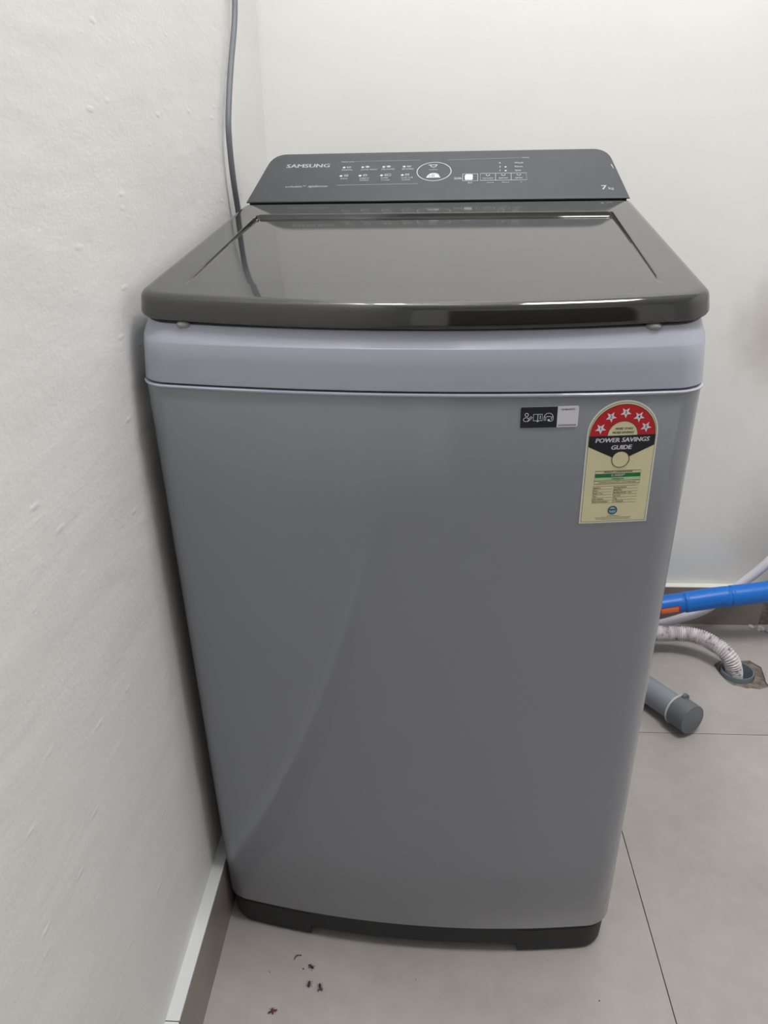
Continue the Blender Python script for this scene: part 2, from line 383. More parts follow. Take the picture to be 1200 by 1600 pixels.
# printed marks were laid out on this face: u across, v up the slope
def face_half():
    P = [(0.2655, 0.0), (0.2650, 0.004)]
    P += [(0.2510+0.0140*(1-t), 0.004+0.096*t) for t in (0.25, 0.5, 0.75, 1.0)]
    c0, c1, c2 = Vector((0.2510, 0.100)), Vector((0.2462, PLEN)), Vector((0.2250, PLEN))
    for k in range(1, 11):
        t = k/10; q = c0*(1-t)**2 + c1*2*t*(1-t) + c2*t*t; P.append((q.x, q.y))
    P.append((0.11, PLEN+0.0004)); return P
R_ = face_half(); face = R_ + [(-x, y) for x, y in reversed(R_)]
def fpt(u, v, h=0.0): return V0 + Vector((1, 0, 0))*u + VD*v + PN*h
def inset2(L, d):
    n = len(L); out = []
    for i in range(n):
        a, b, c = Vector(L[i-1]), Vector(L[i]), Vector(L[(i+1) % n])
        n1 = Vector((-(b-a).y, (b-a).x)).normalized(); n2 = Vector((-(c-b).y, (c-b).x)).normalized()
        q = (n1+n2).normalized(); out.append(tuple(b + q*d/max(q.dot(n1), 0.5)))
    return out
bm = bmesh.new()
L0 = [fpt(u, v) for u, v in inset2(face, 0.0016)]; L1 = [fpt(u, v, -0.0005) for u, v in inset2(face, 0.0005)]; L2 = [fpt(u, v, -0.0018) for u, v in face]
def back(L, y, sx=1.0): return [Vector((p.x*sx, y, min(p.z, 0.9832))) for p in L]
L3 = [Vector((p.x, p.y+0.006, p.z-0.0005)) for p in L2]
L4 = [Vector((p.x, max(p.y+0.008, 0.572), max(min(p.z-0.0008, 0.982), 0.90))) for p in L2]
L5 = [Vector((p.x, 0.576, max(min(p.z-0.003, 0.979), 0.90))) for p in L2]
loft(bm, [L0, L1, L2, L3, L4, L5])
cp = obj('control_panel', bm, M['panel'], WM, smooth=True, sharp=35)
box('panel_neck', (-0.262, 0.452, 0.83), (0.262, 0.572, 0.926), M['dark_gap'], WM)
box('back_cover', (-0.25, YBK-0.002, 0.06), (0.25, YBK+0.012, 0.86), M['steel_side'], WM, bev=0.002)

# base with broad front feet
bm = bmesh.new()
loft(bm, [lv(0.0125, 0.2500, YF0+0.012, YBK-0.01, r=0.03), lv(0.0140, 0.2540, YF0+0.0055, YBK-0.007), lv(0.018, 0.2568, YF0+0.0022, YBK-0.006), lv(0.0485, 0.2588, YF0+0.0018, YBK-0.005)])
obj('plinth', bm, M['base'], WM, smooth=True)
def foot(x0, x1, y1, flipy=False):
    def L(z, d, ds):
        P = []
        hw = 0.2571+WX+0.0020*z/0.0485
        for k in range(25):
            x = x0+ds + (x1-x0-2*ds)*k/24; x = max(min(x, hw-d), -hw+d)
            y = YF0+0.0020-0.0006*z/0.0485+d + BOW*(x/hw)**2; e = abs(x)-(hw-d-0.030)
            if e > 0: y += 0.030-math.sqrt(max(0.030**2-e*e, 0))
            P.append((x, y if not flipy else 2*0.27-y, z))
        P += [(P[-1][0], y1, z), (P[0][0], y1, z)]
        return P
    bm = bmesh.new(); loft(bm, [L(0, 0.0035, 0.003), L(0.002, 0.0015, 0.001), L(0.006, 0.0003, 0), L(0.0440, 0.0, -0.002)])
    obj('foot', bm, M['base'], WM, smooth=True, sharp=40)
foot(-0.264, -0.141, 0.09); foot(0.141, 0.264, 0.09); foot(-0.264, -0.141, 0.44, True); foot(0.141, 0.264, 0.44, True)

# ------------------------------------------------------------------ printing tools (flat shapes in u,v wrapped on a surface)
def txt(s, size, u, v, align='CENTER', bold=0.0, shear=0.0, sx=1.0, rot=0.0):
    cu = bpy.data.curves.new('t', 'FONT'); cu.body = s; cu.size = 1; cu.align_x = align; cu.align_y = 'CENTER'; cu.shear = shear; cu.resolution_u = 2
    o = bpy.data.objects.new('t', cu); C.objects.link(o)
    dg = bpy.context.evaluated_depsgraph_get(); me = bpy.data.meshes.new_from_object(o.evaluated_get(dg))
    V = [(p.co.x*size*sx, p.co.y*size) for p in me.vertices]; F = [tuple(p.vertices) for p in me.polygons]
    bpy.data.objects.remove(o); bpy.data.curves.remove(cu); bpy.data.meshes.remove(me)
    if bold:                                              # heavier strokes: the same outline laid three times side by side
        k = len(V); d = bold*size*0.8
        V = [(x-d, y) for x, y in V] + [(x+d, y) for x, y in V] + [(x, y+d*0.5) for x, y in V]
        F = F + [tuple(i+k for i in q) for q in F] + [tuple(i+2*k for i in q) for q in F]
    return [(u+x, v+y) for x, y in V], F
def rect(u0, v0, u1, v1): return [(u0, v0), (u1, v0), (u1, v1), (u0, v1)], [(0, 1, 2, 3)]
def poly(P): return list(P), [tuple(range(len(P)))]
def disc(u, v, r, n=28, ry=None):
    return poly([(u+r*math.cos(2*math.pi*k/n), v+(ry or r)*math.sin(2*math.pi*k/n)) for k in range(n)])
def stroke(P, w, closed=False):
    n = len(P); V = []; F = []
    for i in range(n):
        a = Vector(P[i-1] if (i or closed) else P[0]); b = Vector(P[(i+1) % n] if (i < n-1 or closed) else P[-1])
        d = (b-a); d = d.normalized() if d.length else Vector((1, 0)); q = Vector((-d.y, d.x))*w/2; c = Vector(P[i]); V += [tuple(c+q), tuple(c-q)]
    for i in range(n if closed else n-1):
        j = (i+1) % n; F.append((2*i, 2*i+1, 2*j+1, 2*j))
    return V, F
def arc(u, v, r, a0, a1, n=24, ry=None): return [(u+r*math.cos(math.radians(a0+(a1-a0)*k/n)), v+(ry or r)*math.sin(math.radians(a0+(a1-a0)*k/n))) for k in range(n+1)]
def ring_(u, v, r, w): return stroke(arc(u, v, r, 0, 360, 40)[:-1], w, True)
def frame_(u0, v0, u1, v1, w): return stroke([(u0, v0), (u1, v0), (u1, v1), (u0, v1)], w, True)
def merge(*parts):
    V = []; F = []
    for v_, f_ in parts:
        k = len(V); V += v_; F += [tuple(i+k for i in q) for q in f_]
    return V, F
def decal(name, shape, surf, h, material, parent, slab=0.0):
    V, F = shape; co_ = [surf(u, v, h) for u, v in V]; me = bpy.data.meshes.new(name)
    if slab:                                              # give the sheet a real thickness
        n = len(V); co_ += [surf(u, v, h-slab) for u, v in V]; F2 = list(F) + [tuple(i+n for i in reversed(q)) for q in F]
        cnt = {}
        for q in F:
            for a, b in zip(q, q[1:]+q[:1]): cnt[(a, b)] = 1
        for (a, b) in cnt:
            if (b, a) not in cnt: F2.append((a, a+n, b+n, b))
        F = F2
    me.from_pydata([tuple(p) for p in co_], [], F)
    me.update(); me.materials.append(material)
    # make faces look outwards
    o = bpy.data.objects.new(name, me); C.objects.link(o); o.parent = parent
    return o

# --- marks printed on the control panel
S = lambda u, v, h: fpt(u, v, h)
off = 0.00025
decal('brand_lettering', txt('SAMSUNG', 0.0138, -0.1890, 0.0925, bold=0.035, sx=1.04), S, off, M['print'], cp)
decal('slogan_lettering', merge(txt('ecobubble™', 0.0072, -0.2150, 0.0375, 'LEFT', 0.008, sx=0.82), txt('digitalinverter', 0.0072, -0.1822, 0.0376, 'LEFT', 0.012, 0.2, sx=0.72)), S, off, M['print'], cp)
names = [('NORMAL', None), ('QUICK WASH', None), ('DELICATES', None), ('BEDDING', None)]
tx = [(-0.1342, 'NORMAL', 'JEANS', None), (-0.1066, 'QUICK WASH', 'ENERGY', 'SAVING'), (-0.0756, 'DELICATES', 'SUPER', 'CLEAN'), (-0.0457, 'BEDDING', 'ECO TUB', 'CLEAN')]
parts_l = []; parts_d = []
for i, (u, a, b, c) in enumerate(tx):
    parts_l += [disc(u-0.0005, 0.0868, 0.0021, 16, 0.0022), disc(u-0.0026+0.0003*i, 0.0640, 0.0021, 16, 0.0022)]
    parts_d += [txt(a, 0.0060, u-0.0035, 0.0800, 'LEFT', 0.01, sx=0.66)]
    parts_d += [txt(b, 0.0056, u-0.0025, 0.0570, 'LEFT', 0.01, sx=0.70)]
    if c: parts_d += [txt(c, 0.0056, u-0.0020, 0.0515, 'LEFT', 0.01, sx=0.70)]
    # little pictograms
    iu, iv = u+0.0065, 0.0872
    parts_d += [stroke(arc(iu, iv+0.001, 0.0026, 180, 360, 8), 0.0009), stroke([(iu-0.0034, iv+0.001), (iu+0.0034, iv+0.001)], 0.0009)]
    if i in (1, 2): parts_d += [disc(iu, iv+0.0012, 0.0019, 12)]
    iu, iv = u+0.0050, 0.0650
    parts_d += [frame_(iu-0.0024, iv-0.0022, iu+0.0024+(0.004 if i == 2 else 0), iv+0.0022, 0.0008), stroke([(iu-0.0024, iv), (iu+0.0024, iv)], 0.0007)]
for pl_ in parts_l: decal('course_lamp', pl_, S, off, M['print'], cp)
decal('course_lettering', merge(*parts_d), S, off, M['print'], cp)
decal('guide_line', merge(stroke([(-0.1205, 0.1026), (-0.0232, 0.1040)], 0.0007), stroke([(-0.1400, 0.0398), (-0.0237, 0.0411)], 0.0009), stroke([(0.0171, 0.1025), (0.1234, 0.1058)], 0.0007)), S, off, M['print_dim'], cp)
decal('heading_lettering', txt('Washing Course', 0.0046, -0.1407, 0.1024, 'LEFT', 0.01, sx=0.62), S, off, M['print'], cp)
decal('heading_lettering', txt('Power', 0.0050, 0.1240, 0.1060, 'LEFT', 0.01, sx=0.8), S, off, M['print'], cp)
decal('start_button_ring', ring_(-0.0022, 0.0725, 0.0245, 0.0011), S, off, M['print'], cp)
uc = -0.0035
decal('start_button_marks', merge(stroke(arc(uc, 0.0880, 0.0040, 160, 380, 14), 0.0011), stroke([(uc-0.0075, 0.0900), (uc+0.006, 0.0900)], 0.0013), txt('Start/Pause', 0.0046, uc, 0.0775, bold=0.005, sx=0.62),
      stroke(arc(uc+0.001, 0.0600, 0.0078, 15, 165, 14), 0.0012), poly([(uc-0.0095, 0.0560), (uc+0.0115, 0.0560), (uc+0.0080, 0.0625), (uc+0.004, 0.0665), (uc-0.004, 0.0665), (uc-0.0075, 0.0620)])), S, off, M['print'], cp)
decal('start_button_symbol', merge(stroke([(uc-0.001, 0.0580), (uc-0.001, 0.0640)], 0.0010), stroke([(uc+0.0015, 0.0580), (uc+0.0015, 0.0640)], 0.0010), stroke([(uc-0.0055, 0.058), (uc-0.004, 0.0605), (uc-0.0055, 0.063)], 0.0008)), S, off*1.6, M['panel'], cp)
bx = [frame_(0.0392, 0.0465, 0.0605, 0.0645, 0.0008), frame_(0.0640, 0.0470, 0.1290, 0.0650, 0.0008), stroke([(0.0855, 0.0470), (0.0855, 0.0650)], 0.0005), stroke([(0.1075, 0.0470), (0.1075, 0.0650)], 0.0005)]
decal('button_frame', merge(*bx), S, off, M['print'], cp)
decal('button_marks', merge(poly([(0.0425, 0.0485), (0.0525, 0.0485), (0.0535, 0.0505), (0.0535, 0.0620), (0.0515, 0.0635), (0.0440, 0.0635), (0.0420, 0.0600)]),
      txt('Delay', 0.0055, 0.0272, 0.0548, 'LEFT', 0.01, sx=0.8), stroke([(0.0272, 0.0518), (0.0388, 0.0520)], 0.0010), txt('End', 0.0048, 0.0497, 0.0415, bold=0.01, sx=0.8)), S, off, M['print'], cp)
bt = []
for u, t in ((0.0748, 'Wash'), (0.0965, 'Rinse'), (0.1182, 'Spin')):
    bt += [stroke(arc(u, 0.0610, 0.0024, 150, 390, 10), 0.0009), txt(t.upper(), 0.0046, u, 0.0522, bold=0.015, sx=1.1), txt('Options' if t != 'Spin' else '3s', 0.0040, u+0.003, 0.0415, bold=0.01, sx=0.8)]
for u, v_, t in ((0.0917, 0.0922, '4'), (0.0920, 0.0820, '3'), (0.0921, 0.0722, '1')): bt += [txt(t, 0.0065, u, v_, bold=0.02)]
bt += [disc(0.1000, 0.0815, 0.0016, 14), disc(0.1000, 0.0715, 0.0016, 14)]
for v_, t in ((0.0920, 'Wash'), (0.0820, 'Rinse'), (0.0722, 'Spin')): bt += [txt(t, 0.0066, 0.1128, v_, 'LEFT', 0.02, sx=0.82)]
decal('button_lettering', merge(*bt), S, off, M['print'], cp)
decal('capacity_lettering', merge(txt('7', 0.0150, 0.2330, 0.0245, bold=0.03), txt('kg', 0.0085, 0.2385, 0.0225, 'LEFT', 0.02)), S, off, M['print'], cp)
decal('edge_scuff', poly([(0.2478, 0.0840), (0.2489, 0.0780), (0.2512, 0.0710), (0.2500, 0.0785), (0.2486, 0.0850)]), S, off, M['print'], cp)

# --- labels on the front panel
def front(x, z, h):
    hw = 0.2623+0.0050*(z-0.05)/0.732
    hw += WX; y = YF0-LEAN*(z-0.05)/0.732+BOW*(x/hw)**2; e = abs(x)-(hw-0.03)
    if e > 0: y += 0.03-math.sqrt(max(0.03**2-e*e, 0))
    s = 2*BOW*x/hw**2; n = Vector((s, -1, 0)).normalized()
    return Vector((x, y, z)) + n*h
def FL(cx, cz, k, rot=0.0):
    c, s = math.cos(rot), math.sin(rot)
    return lambda u, v, h: front(cx+(u*c-v*s)*k, cz+(u*s+v*c)*k, h)
EL = FL(0.1962, 0.6548, 0.000995, 0.012)      # millimetres from the middle of the lower edge
def tomb(w, b, cv, nn=28):
    # arch-topped outline built as horizontal strips so it follows the curved steel
    V = []; F = []
    rows_ = [b+(cv-b)*k/6 for k in range(7)] + [cv+w*math.sin(math.pi/2*k/14) for k in range(1, 15)]
    for v_ in rows_:
        hw_ = w if v_ <= cv else math.sqrt(max(w*w-(v_-cv)**2, 0.0004))
        for j in range(9): V.append((-hw_+2*hw_*j/8, v_))
    for i in range(len(rows_)-1):
        for j in range(8): a = i*9+j; F.append((a, a+1, a+10, a+9))
    return V, F
def half_disc(cv, r0, r1, n=30):
    V = []; F = []
    for k in range(n+1):
        a = math.pi*k/n; V += [(r0*math.cos(a), cv+r0*math.sin(a)), (r1*math.cos(a), cv+r1*math.sin(a))]
    for k in range(n): F.append((2*k, 2*k+1, 2*k+3, 2*k+2))
    return V, F
CV = 92.0
lab = decal('energy_label', tomb(33.0, 0.0, CV), EL, 0.0005, M['lbl_edge'], WM, slab=0.0004)
lab['label'] = 'cream and red energy rating label with five stars'
decal('border_line', tomb(31.4, 1.6, CV), EL, 0.00058, M['lbl_line'], lab)
decal('cream_field', tomb(31.0, 2.0, CV), EL, 0.00066, M['lbl_cream'], lab)
decal('red_arch', half_disc(CV-1.0, 14.0, 30.2), EL, 0.00076, M['lbl_red'], lab)
decal('arch_outline', merge(stroke(arc(0, CV-1.0, 30.3, 0, 180, 40), 0.5), stroke(arc(0, CV-1.0, 14.0, 0, 180, 30), 0.5)), EL, 0.00084, M['lbl_line'], lab)
band = merge(([(-30.8, 91), (-15, 91), (0, 91), (15, 91), (30.8, 91), (30.8, 80.5), (15, 72.8), (0, 65.5), (-15, 72.8), (-30.8, 80.5)], [(0, 1, 8, 9), (1, 2, 7, 8), (2, 3, 6, 7), (3, 4, 5, 6)]))
decal('black_band', band, EL, 0.00080, M['lbl_black'], lab)
for n_, a in enumerate((161, 124, 88, 53, 20)):
    cu_, cv_ = 22.2*math.cos(math.radians(a)), CV-1+22.2*math.sin(math.radians(a))
    P = []
    for k in range(10):
        r = 5.4 if k % 2 == 0 else 2.3; t = math.radians(-88+36*k+(6 if n_ in (1, 4) else 0)); P.append((cu_+r*math.cos(t), cv_+r*math.sin(t)))
    V = [(cu_, cv_)]+P; F = [(0, k+1, (k+1) % 10+1) for k in range(10)]
    decal('star', (V, F), EL, 0.00092, M['lbl_star'], lab)
    decal('star_number', txt(str(n_+1), 4.2, cu_, cv_, bold=0.03), EL, 0.00102, M['lbl_black'], lab)
decal('arch_lettering', merge(txt('MORE STARS', 2.9, 0.6, CV+5.6, bold=0.035, shear=0.25, sx=0.98), txt('MORE SAVINGS', 2.9, 0.2, CV+1.8, bold=0.035, shear=0.25, sx=1.0)), EL, 0.00092, M['lbl_black'], lab)
decal('title_lettering', merge(txt('POWER SAVINGS', 6.1, 0.3, 86.4, bold=0.06, shear=0.12, sx=1.07), txt('GUIDE', 6.1, 0, 79.0, bold=0.06, shear=0.12, sx=1.08)), EL, 0.00092, M['lbl_star'], lab)
decal('medallion', disc(0.5, 67.0, 8.0, 36), EL, 0.00098, M['lbl_cream'], lab); decal('medallion_ring', ring_(0.5, 67.0, 8.1, 0.7), EL, 0.00106, M['lbl_line'], lab)
decal('consumption_box', merge(frame_(-22, 42.0, 21.5, 55.4, 0.45), stroke([(-22, 45.2), (21.5, 45.2)], 0.35)), EL, 0.00094, M['lbl_line'], lab)
decal('green_bar', rect(-21.7, 48.6, 21.3, 52.7), EL, 0.00084, M['lbl_green'], lab); decal('pale_bar', rect(-21.7, 45.4, 21.3, 48.6), EL, 0.00084, M['lbl_pale'], lab)
decal('bar_lettering', txt('0.0089*', 4.1, 0, 50.7, bold=0.03), EL, 0.00094, M['lbl_star'], lab)
rows_t = [('Appliance', 'Washing Machine'), ('Brand', 'SAMSUNG'), ('Model / Year', 'WA70BG4441BY / 2023'), ('Type', 'Top Load'), ('Load Capacity', '7.0 kg'), ('Water Consumption', '12.1 L/kg/cycle')]
ft = [txt('ENERGY CONSUMPTION', 2.3, 0, 54.1, bold=0.03, sx=1.05), txt('kWh/kg/cycle', 2.1, 0, 47.0, bold=0.03), txt('Label Period : 01 January 2023 to 31st December 2025', 1.75, 0, 43.6, bold=0.02, sx=0.9)]
rl = [stroke([(-23, 39.6), (20.5, 39.6)], 0.28)]
for k, (a, b) in enumerate(rows_t):
    v_ = 38.0-k*2.95; ft += [txt(a, 2.15, -22.6, v_, 'LEFT', 0.02, sx=0.88), txt(b, 2.15, -3.0, v_, 'LEFT', 0.02, sx=0.84)]; rl += [stroke([(-23, v_-1.5), (-4.5, v_-1.5)], 0.26), stroke([(-3.5, v_-1.5), (20.5, v_-1.5)], 0.26)]
ft += [txt('www.beeindia.gov.in', 1.5, -0.5, 7.6, bold=0.02), txt('Under test conditions when tested in accordance with the standard', 1.3, -0.5, 5.9, bold=0.02, sx=0.97), txt('Actual consumption will depend on how the appliance is being used', 1.3, -0.5, 4.3, bold=0.02, sx=0.93)]
decal('table_lettering', merge(*ft), EL, 0.00094, M['lbl_line'], lab); decal('table_line', merge(*rl), EL, 0.00090, M['lbl_line'], lab)
decal('seal', disc(-1.5, 13.6, 4.7, 32), EL, 0.00084, M['lbl_teal'], lab); decal('seal_centre', disc(-1.5, 13.6, 3.2, 28), EL, 0.00092, M['lbl_sky'], lab)
decal('seal_marks', merge(rect(-4.4, 13.2, 1.4, 15.2), stroke(arc(-1.5, 12.4, 1.4, 180, 360, 8), 0.6)), EL, 0.00100, M['lbl_teal'], lab)

QL = FL(0.1262, 0.7645, 0.001, 0.012)
def rrect(u0, v0, u1, v1, r, cols=8, sides='lr'):
    # strips along u with rounded ends
    V = []; F = []; us = []
    for k in range(5): us.append(u0+r*(1-math.cos(math.pi/2*k/5)) if 'l' in sides else u0+r*k/5)
    us += [u0+r+(u1-u0-2*r)*k/cols for k in range(cols+1)]
    for k in range(4, -1, -1): us.append(u1-r*(1-math.cos(math.pi/2*k/5)) if 'r' in sides else u1-r*k/5)
    for u in us:
        c = 0
        if 'l' in sides and u < u0+r: e = u0+r-u; c = r-math.sqrt(max(r*r-e*e, 0))
        if 'r' in sides and u > u1-r: e = u-(u1-r); c = r-math.sqrt(max(r*r-e*e, 0))
        V += [(u, v0+c), (u, v1-c)]
    for k in range(len(us)-1): F.append((2*k, 2*k+2, 2*k+3, 2*k+1))
    return V, F
il = decal('information_label', rrect(-26.2, -10.0, 26.4, 10.0, 1.2), QL, 0.0005, M['lbl_white'], WM, slab=0.0004)
il['label'] = 'small black and white information label with pictograms'
decal('black_half', rrect(-26.2, -10.0, 7.2, 10.0, 1.2, sides='l'), QL, 0.0006, M['lbl_black'], il)
W_ = 0.55
ic = [ring_(-20.6, 2.6, 1.5, W_), stroke(arc(-21.0, -2.0, 2.4, 30, 250, 14, 1.9), W_), stroke([(-22.2, -3.8), (-19.3, -3.8), (-15.7, -0.2)], W_), stroke([(-19.4, -3.4), (-18.9, -1.6), (-16.4, 1.2), (-15.4, 0.2), (-18.0, -2.8), (-19.4, -3.4)], W_),
      frame_(-14.4, -3.2, -6.4, 3.0, W_), stroke([(-10.4, -3.6), (-10.4, 3.0)], W_*1.2), stroke([(-8.2, -1.8), (-8.2, 2.0)], W_*1.2), disc(-10.4, -3.7, 0.8, 10),
      stroke(arc(-0.6, -0.4, 4.1, 0, 180, 20, 4.3), W_), stroke([(-4.7, -0.4), (-4.7, -3.0), (-3.1, -3.0), (-3.1, 0.2), (-4.7, 0.2)], W_), stroke([(3.5, -0.4), (3.5, -2.6), (2.2, -3.9), (0.2, -3.9)], W_), stroke([(1.9, 0.2), (3.5, 0.2)], W_), stroke([(1.9, 0.2), (1.9, -2.4)], W_), disc(-0.4, -2.9, 1.1, 12), stroke([(-2.6, 0.6), (1.4, 0.6)], W_)]
decal('pictogram', merge(*ic), QL, 0.0007, M['lbl_white'], il)
decal('code_lettering', merge(txt('RE-SBDA04772', 2.0, 16.8, 6.9, bold=0.03, sx=0.95), txt('GN:DP60A06026R', 2.0, 16.6, -8.2, bold=0.03, sx=1.08)), QL, 0.0007, M['lbl_black'], il)

# ------------------------------------------------------------------ cord down the left wall
bm = bmesh.new()
path = spline([(-0.262, 0.735, 1.62), (-0.263, 0.690, 1.42), (-0.2655, 0.630, 1.26), (-0.266, 0.5968, 1.1859), (-0.266, 0.578, 1.1524), (-0.266, 0.5358, 1.1011), (-0.266, 0.5061, 1.0598), (-0.266, 0.4845, 1.0193), (-0.266, 0.4818, 0.9787),
     (-0.266, 0.4867, 0.9452), (-0.266, 0.4965, 0.9119), (-0.264, 0.510, 0.84), (-0.262, 0.540, 0.70), (-0.25, 0.575, 0.55), (-0.225, 0.590, 0.45), (-0.20, 0.592, 0.41), (-0.20, 0.586, 0.40)], 8)
tube(bm, path, 0.0042, 12)
tag(obj('power_cord', bm, M['cable'], smooth=True), 'thin grey power cord hanging down the left wall behind the lid', 'cord')

# ------------------------------------------------------------------ floor things at the right
# blue tube leaning on the back wall
bp = spline([(0.12, 0.70, 0.0240), (0.24, 0.705, 0.0400), (0.36, 0.712, 0.0640), (0.45, 0.717, 0.0840), (0.528, 0.72, 0.0990), (0.58, 0.72, 0.1085), (0.632, 0.72, 0.1190), (0.7344, 0.72, 0.1358), (0.85, 0.735, 0.156), (1.0, 0.765, 0.178), (1.1, 0.788, 0.190)], 20)
def blue_rad(xr):
    r = 0.0222
    for xg in (0.4855, 0.5640, 0.6560, 0.85):
        d = xr-xg; r -= 0.0012*math.exp(-(d/0.0022)**2); r += 0.0007*math.exp(-((d-0.005)/0.0028)**2)
    if xr < 0.564: r -= 0.0012
    return r
bpr = resample(bp, 0.0016)
bm = bmesh.new(); tube(bm, bpr, lambda i, n, s: blue_rad(bpr[i].x), 28)
bt_ = empty('blue_tube', (0.12, 0.70, 0)); tag(bt_, 'bright blue plastic tube lying across above the drain hose', 'tube')
def local(o, par): o.parent = par; o.location = -Vector(par.location); return o
local(obj('tube_body', bm, M['blue'], smooth=True, sharp=60), bt_)
def blue_surf(u, v, h):                         # u along x in metres, v angle
    best = min(range(len(bpr)), key=lambda i: abs(bpr[i].x-u)); p = bpr[best]; t = (bpr[min(best+1, len(bpr)-1)]-bpr[best-1]).normalized()
    a = Vector((0, -1, 0)); a = (a-t*a.dot(t)).normalized(); b = t.cross(a)*-1
    if b.z < 0: b = -b
    return Vector((u, p.y, p.z + (u-p.x)*t.z/t.x)) + (a*math.cos(v)+b*math.sin(v))*(blue_rad(0.53)+h)
def grid(u0, u1, v0, v1, nu=6, nv=8):
    V = [(u0+(u1-u0)*i/nu, v0+(v1-v0)*j/nv) for i in range(nu+1) for j in range(nv+1)]
    return V, [(i*(nv+1)+j, (i+1)*(nv+1)+j, (i+1)*(nv+1)+j+1, i*(nv+1)+j+1) for i in range(nu) for j in range(nv)]
for nm, sh, h, mm in (('sticker', grid(0.508, 0.5525, -0.60, 0.30), 0.0005, M['orange_edge']), ('sticker_panel', grid(0.5130, 0.5490, -0.40, 0.22), 0.0009, M['orange'])):
    o = decal(nm, sh, blue_surf, h, mm, bt_); o.location = -Vector(bt_.location); o['label'] = 'orange sticker on the blue tube'

# white hose behind it
bm = bmesh.new()
tube(bm, spline([(0.21, 0.600, 0.30), (0.25, 0.640, 0.12), (0.32, 0.680, 0.035), (0.43, 0.735, 0.0115), (0.500, 0.765, 0.0118), (0.5434, 0.771, 0.0170), (0.5796, 0.772, 0.0293), (0.632, 0.772, 0.0540), (0.668, 0.772, 0.0880), (0.702, 0.772, 0.1242), (0.7246, 0.772, 0.1486), (0.746, 0.772, 0.1757), (0.79, 0.775, 0.235), (0.85, 0.79, 0.33), (0.88, 0.805, 0.40)], 10), 0.0100, 18)
tag(obj('white_hose', bm, M['white_hose'], smooth=True), 'smooth white hose rising behind the blue tube', 'hose')

# corrugated drain hose into the drain
hp = resample(spline([(0.28, 0.575, 0.10), (0.35, 0.600, 0.095), (0.43, 0.665, 0.064), (0.520, 0.684, 0.050), (0.565, 0.681, 0.052), (0.5985, 0.664, 0.052), (0.6270, 0.636, 0.045), (0.6440, 0.622, 0.027), (0.6545, 0.620, -0.006), (0.658, 0.619, -0.04), (0.6585, 0.619, -0.075)], 16), 0.0011)
bm = bmesh.new(); tube(bm, hp, lambda i, n, s: 0.0155 + 0.0017*math.sin(2*math.pi*s/0.0046), 20)
tag(obj('drain_hose', bm, M['corr'], smooth=True, sharp=80), 'dirty white corrugated hose bending down into the floor drain', 'hose')
# drain pipe collar in the floor
bm = bmesh.new(); loops = []
for r, z in ((0.0322, -0.16), (0.0322, 0.0055), (0.0315, 0.0075), (0.0298, 0.0075), (0.0290, 0.0055), (0.0285, -0.16)):
    loops.append([(r*math.cos(2*math.pi*k/40), r*math.sin(2*math.pi*k/40), z) for k in range(40)])
loft(bm, loops, False, False)
dr = tag(obj('floor_drain', bm, M['pvc_ring'], smooth=True), 'round grey-blue pipe mouth set in a broken patch of floor', 'drain'); dr.location = (DX, DY, 0)
bm = bmesh.new(); loft(bm, [[(0.0288*math.cos(2*math.pi*k/24), 0.0288*math.sin(2*math.pi*k/24), z) for k in range(24)] for z in (-0.158, -0.15)]); obj('drain_bottom', bm, M['dark_gap'], dr)

# capped grey pipe lying on the floor
P0 = Vector((0.4285, 0.5560, 0.0262)); P1 = Vector((0.5045, 0.4270, 0.0365)); ax = (P1-P0).normalized(); 
gp = empty('grey_pipe', (P0.x, P0.y, 0)); tag(gp, 'short grey plastic pipe with an end cap lying on the floor tiles', 'pipe')
def rev(name, prof, m_):
    side = Vector((-ax.y, ax.x, 0)).normalized(); upv = ax.cross(side); bm = bmesh.new()
    loops = [[P0+ax*s+(side*math.cos(2*math.pi*k/40)+upv*math.sin(2*math.pi*k/40))*r-Vector(gp.location) for k in range(40)] for s, r in prof]
    loft(bm, loops); return obj(name, bm, m_, gp, smooth=True, sharp=35)
LN = (P1-P0).length
rev('pipe_body', [(0, 0.0245), (0.001, 0.0250), (LN-0.040, 0.0250)], M['pvc'])
rev('socket_rim', [(LN-0.0395, 0.0262), (LN-0.0390, 0.0298), (LN-0.0378, 0.0299), (LN-0.0370, 0.0285)], M['skirt_cap'])['label'] = 'pale rim of the end cap'
rev('end_cap', [(LN-0.0368, 0.0270), (LN-0.035, 0.0288), (LN-0.002, 0.0284), (LN-0.0006, 0.0280), (LN, 0.0270)], M['pvc_dark'])
bm = bmesh.new(); bmesh.ops.create_cone(bm, cap_ends=True, segments=24, radius1=0.0085, radius2=0.0075, depth=0.006)
rot = ax.to_track_quat('Z', 'Y').to_matrix().to_4x4()
bmesh.ops.transform(bm, matrix=Matrix.Translation(P0+ax*(LN-0.034)+Vector((0.010, 0.004, 0.0265))-Vector(gp.location)) @ rot, verts=bm.verts)
obj('cap_lug', bm, M['pvc_dark'], gp, smooth=True)

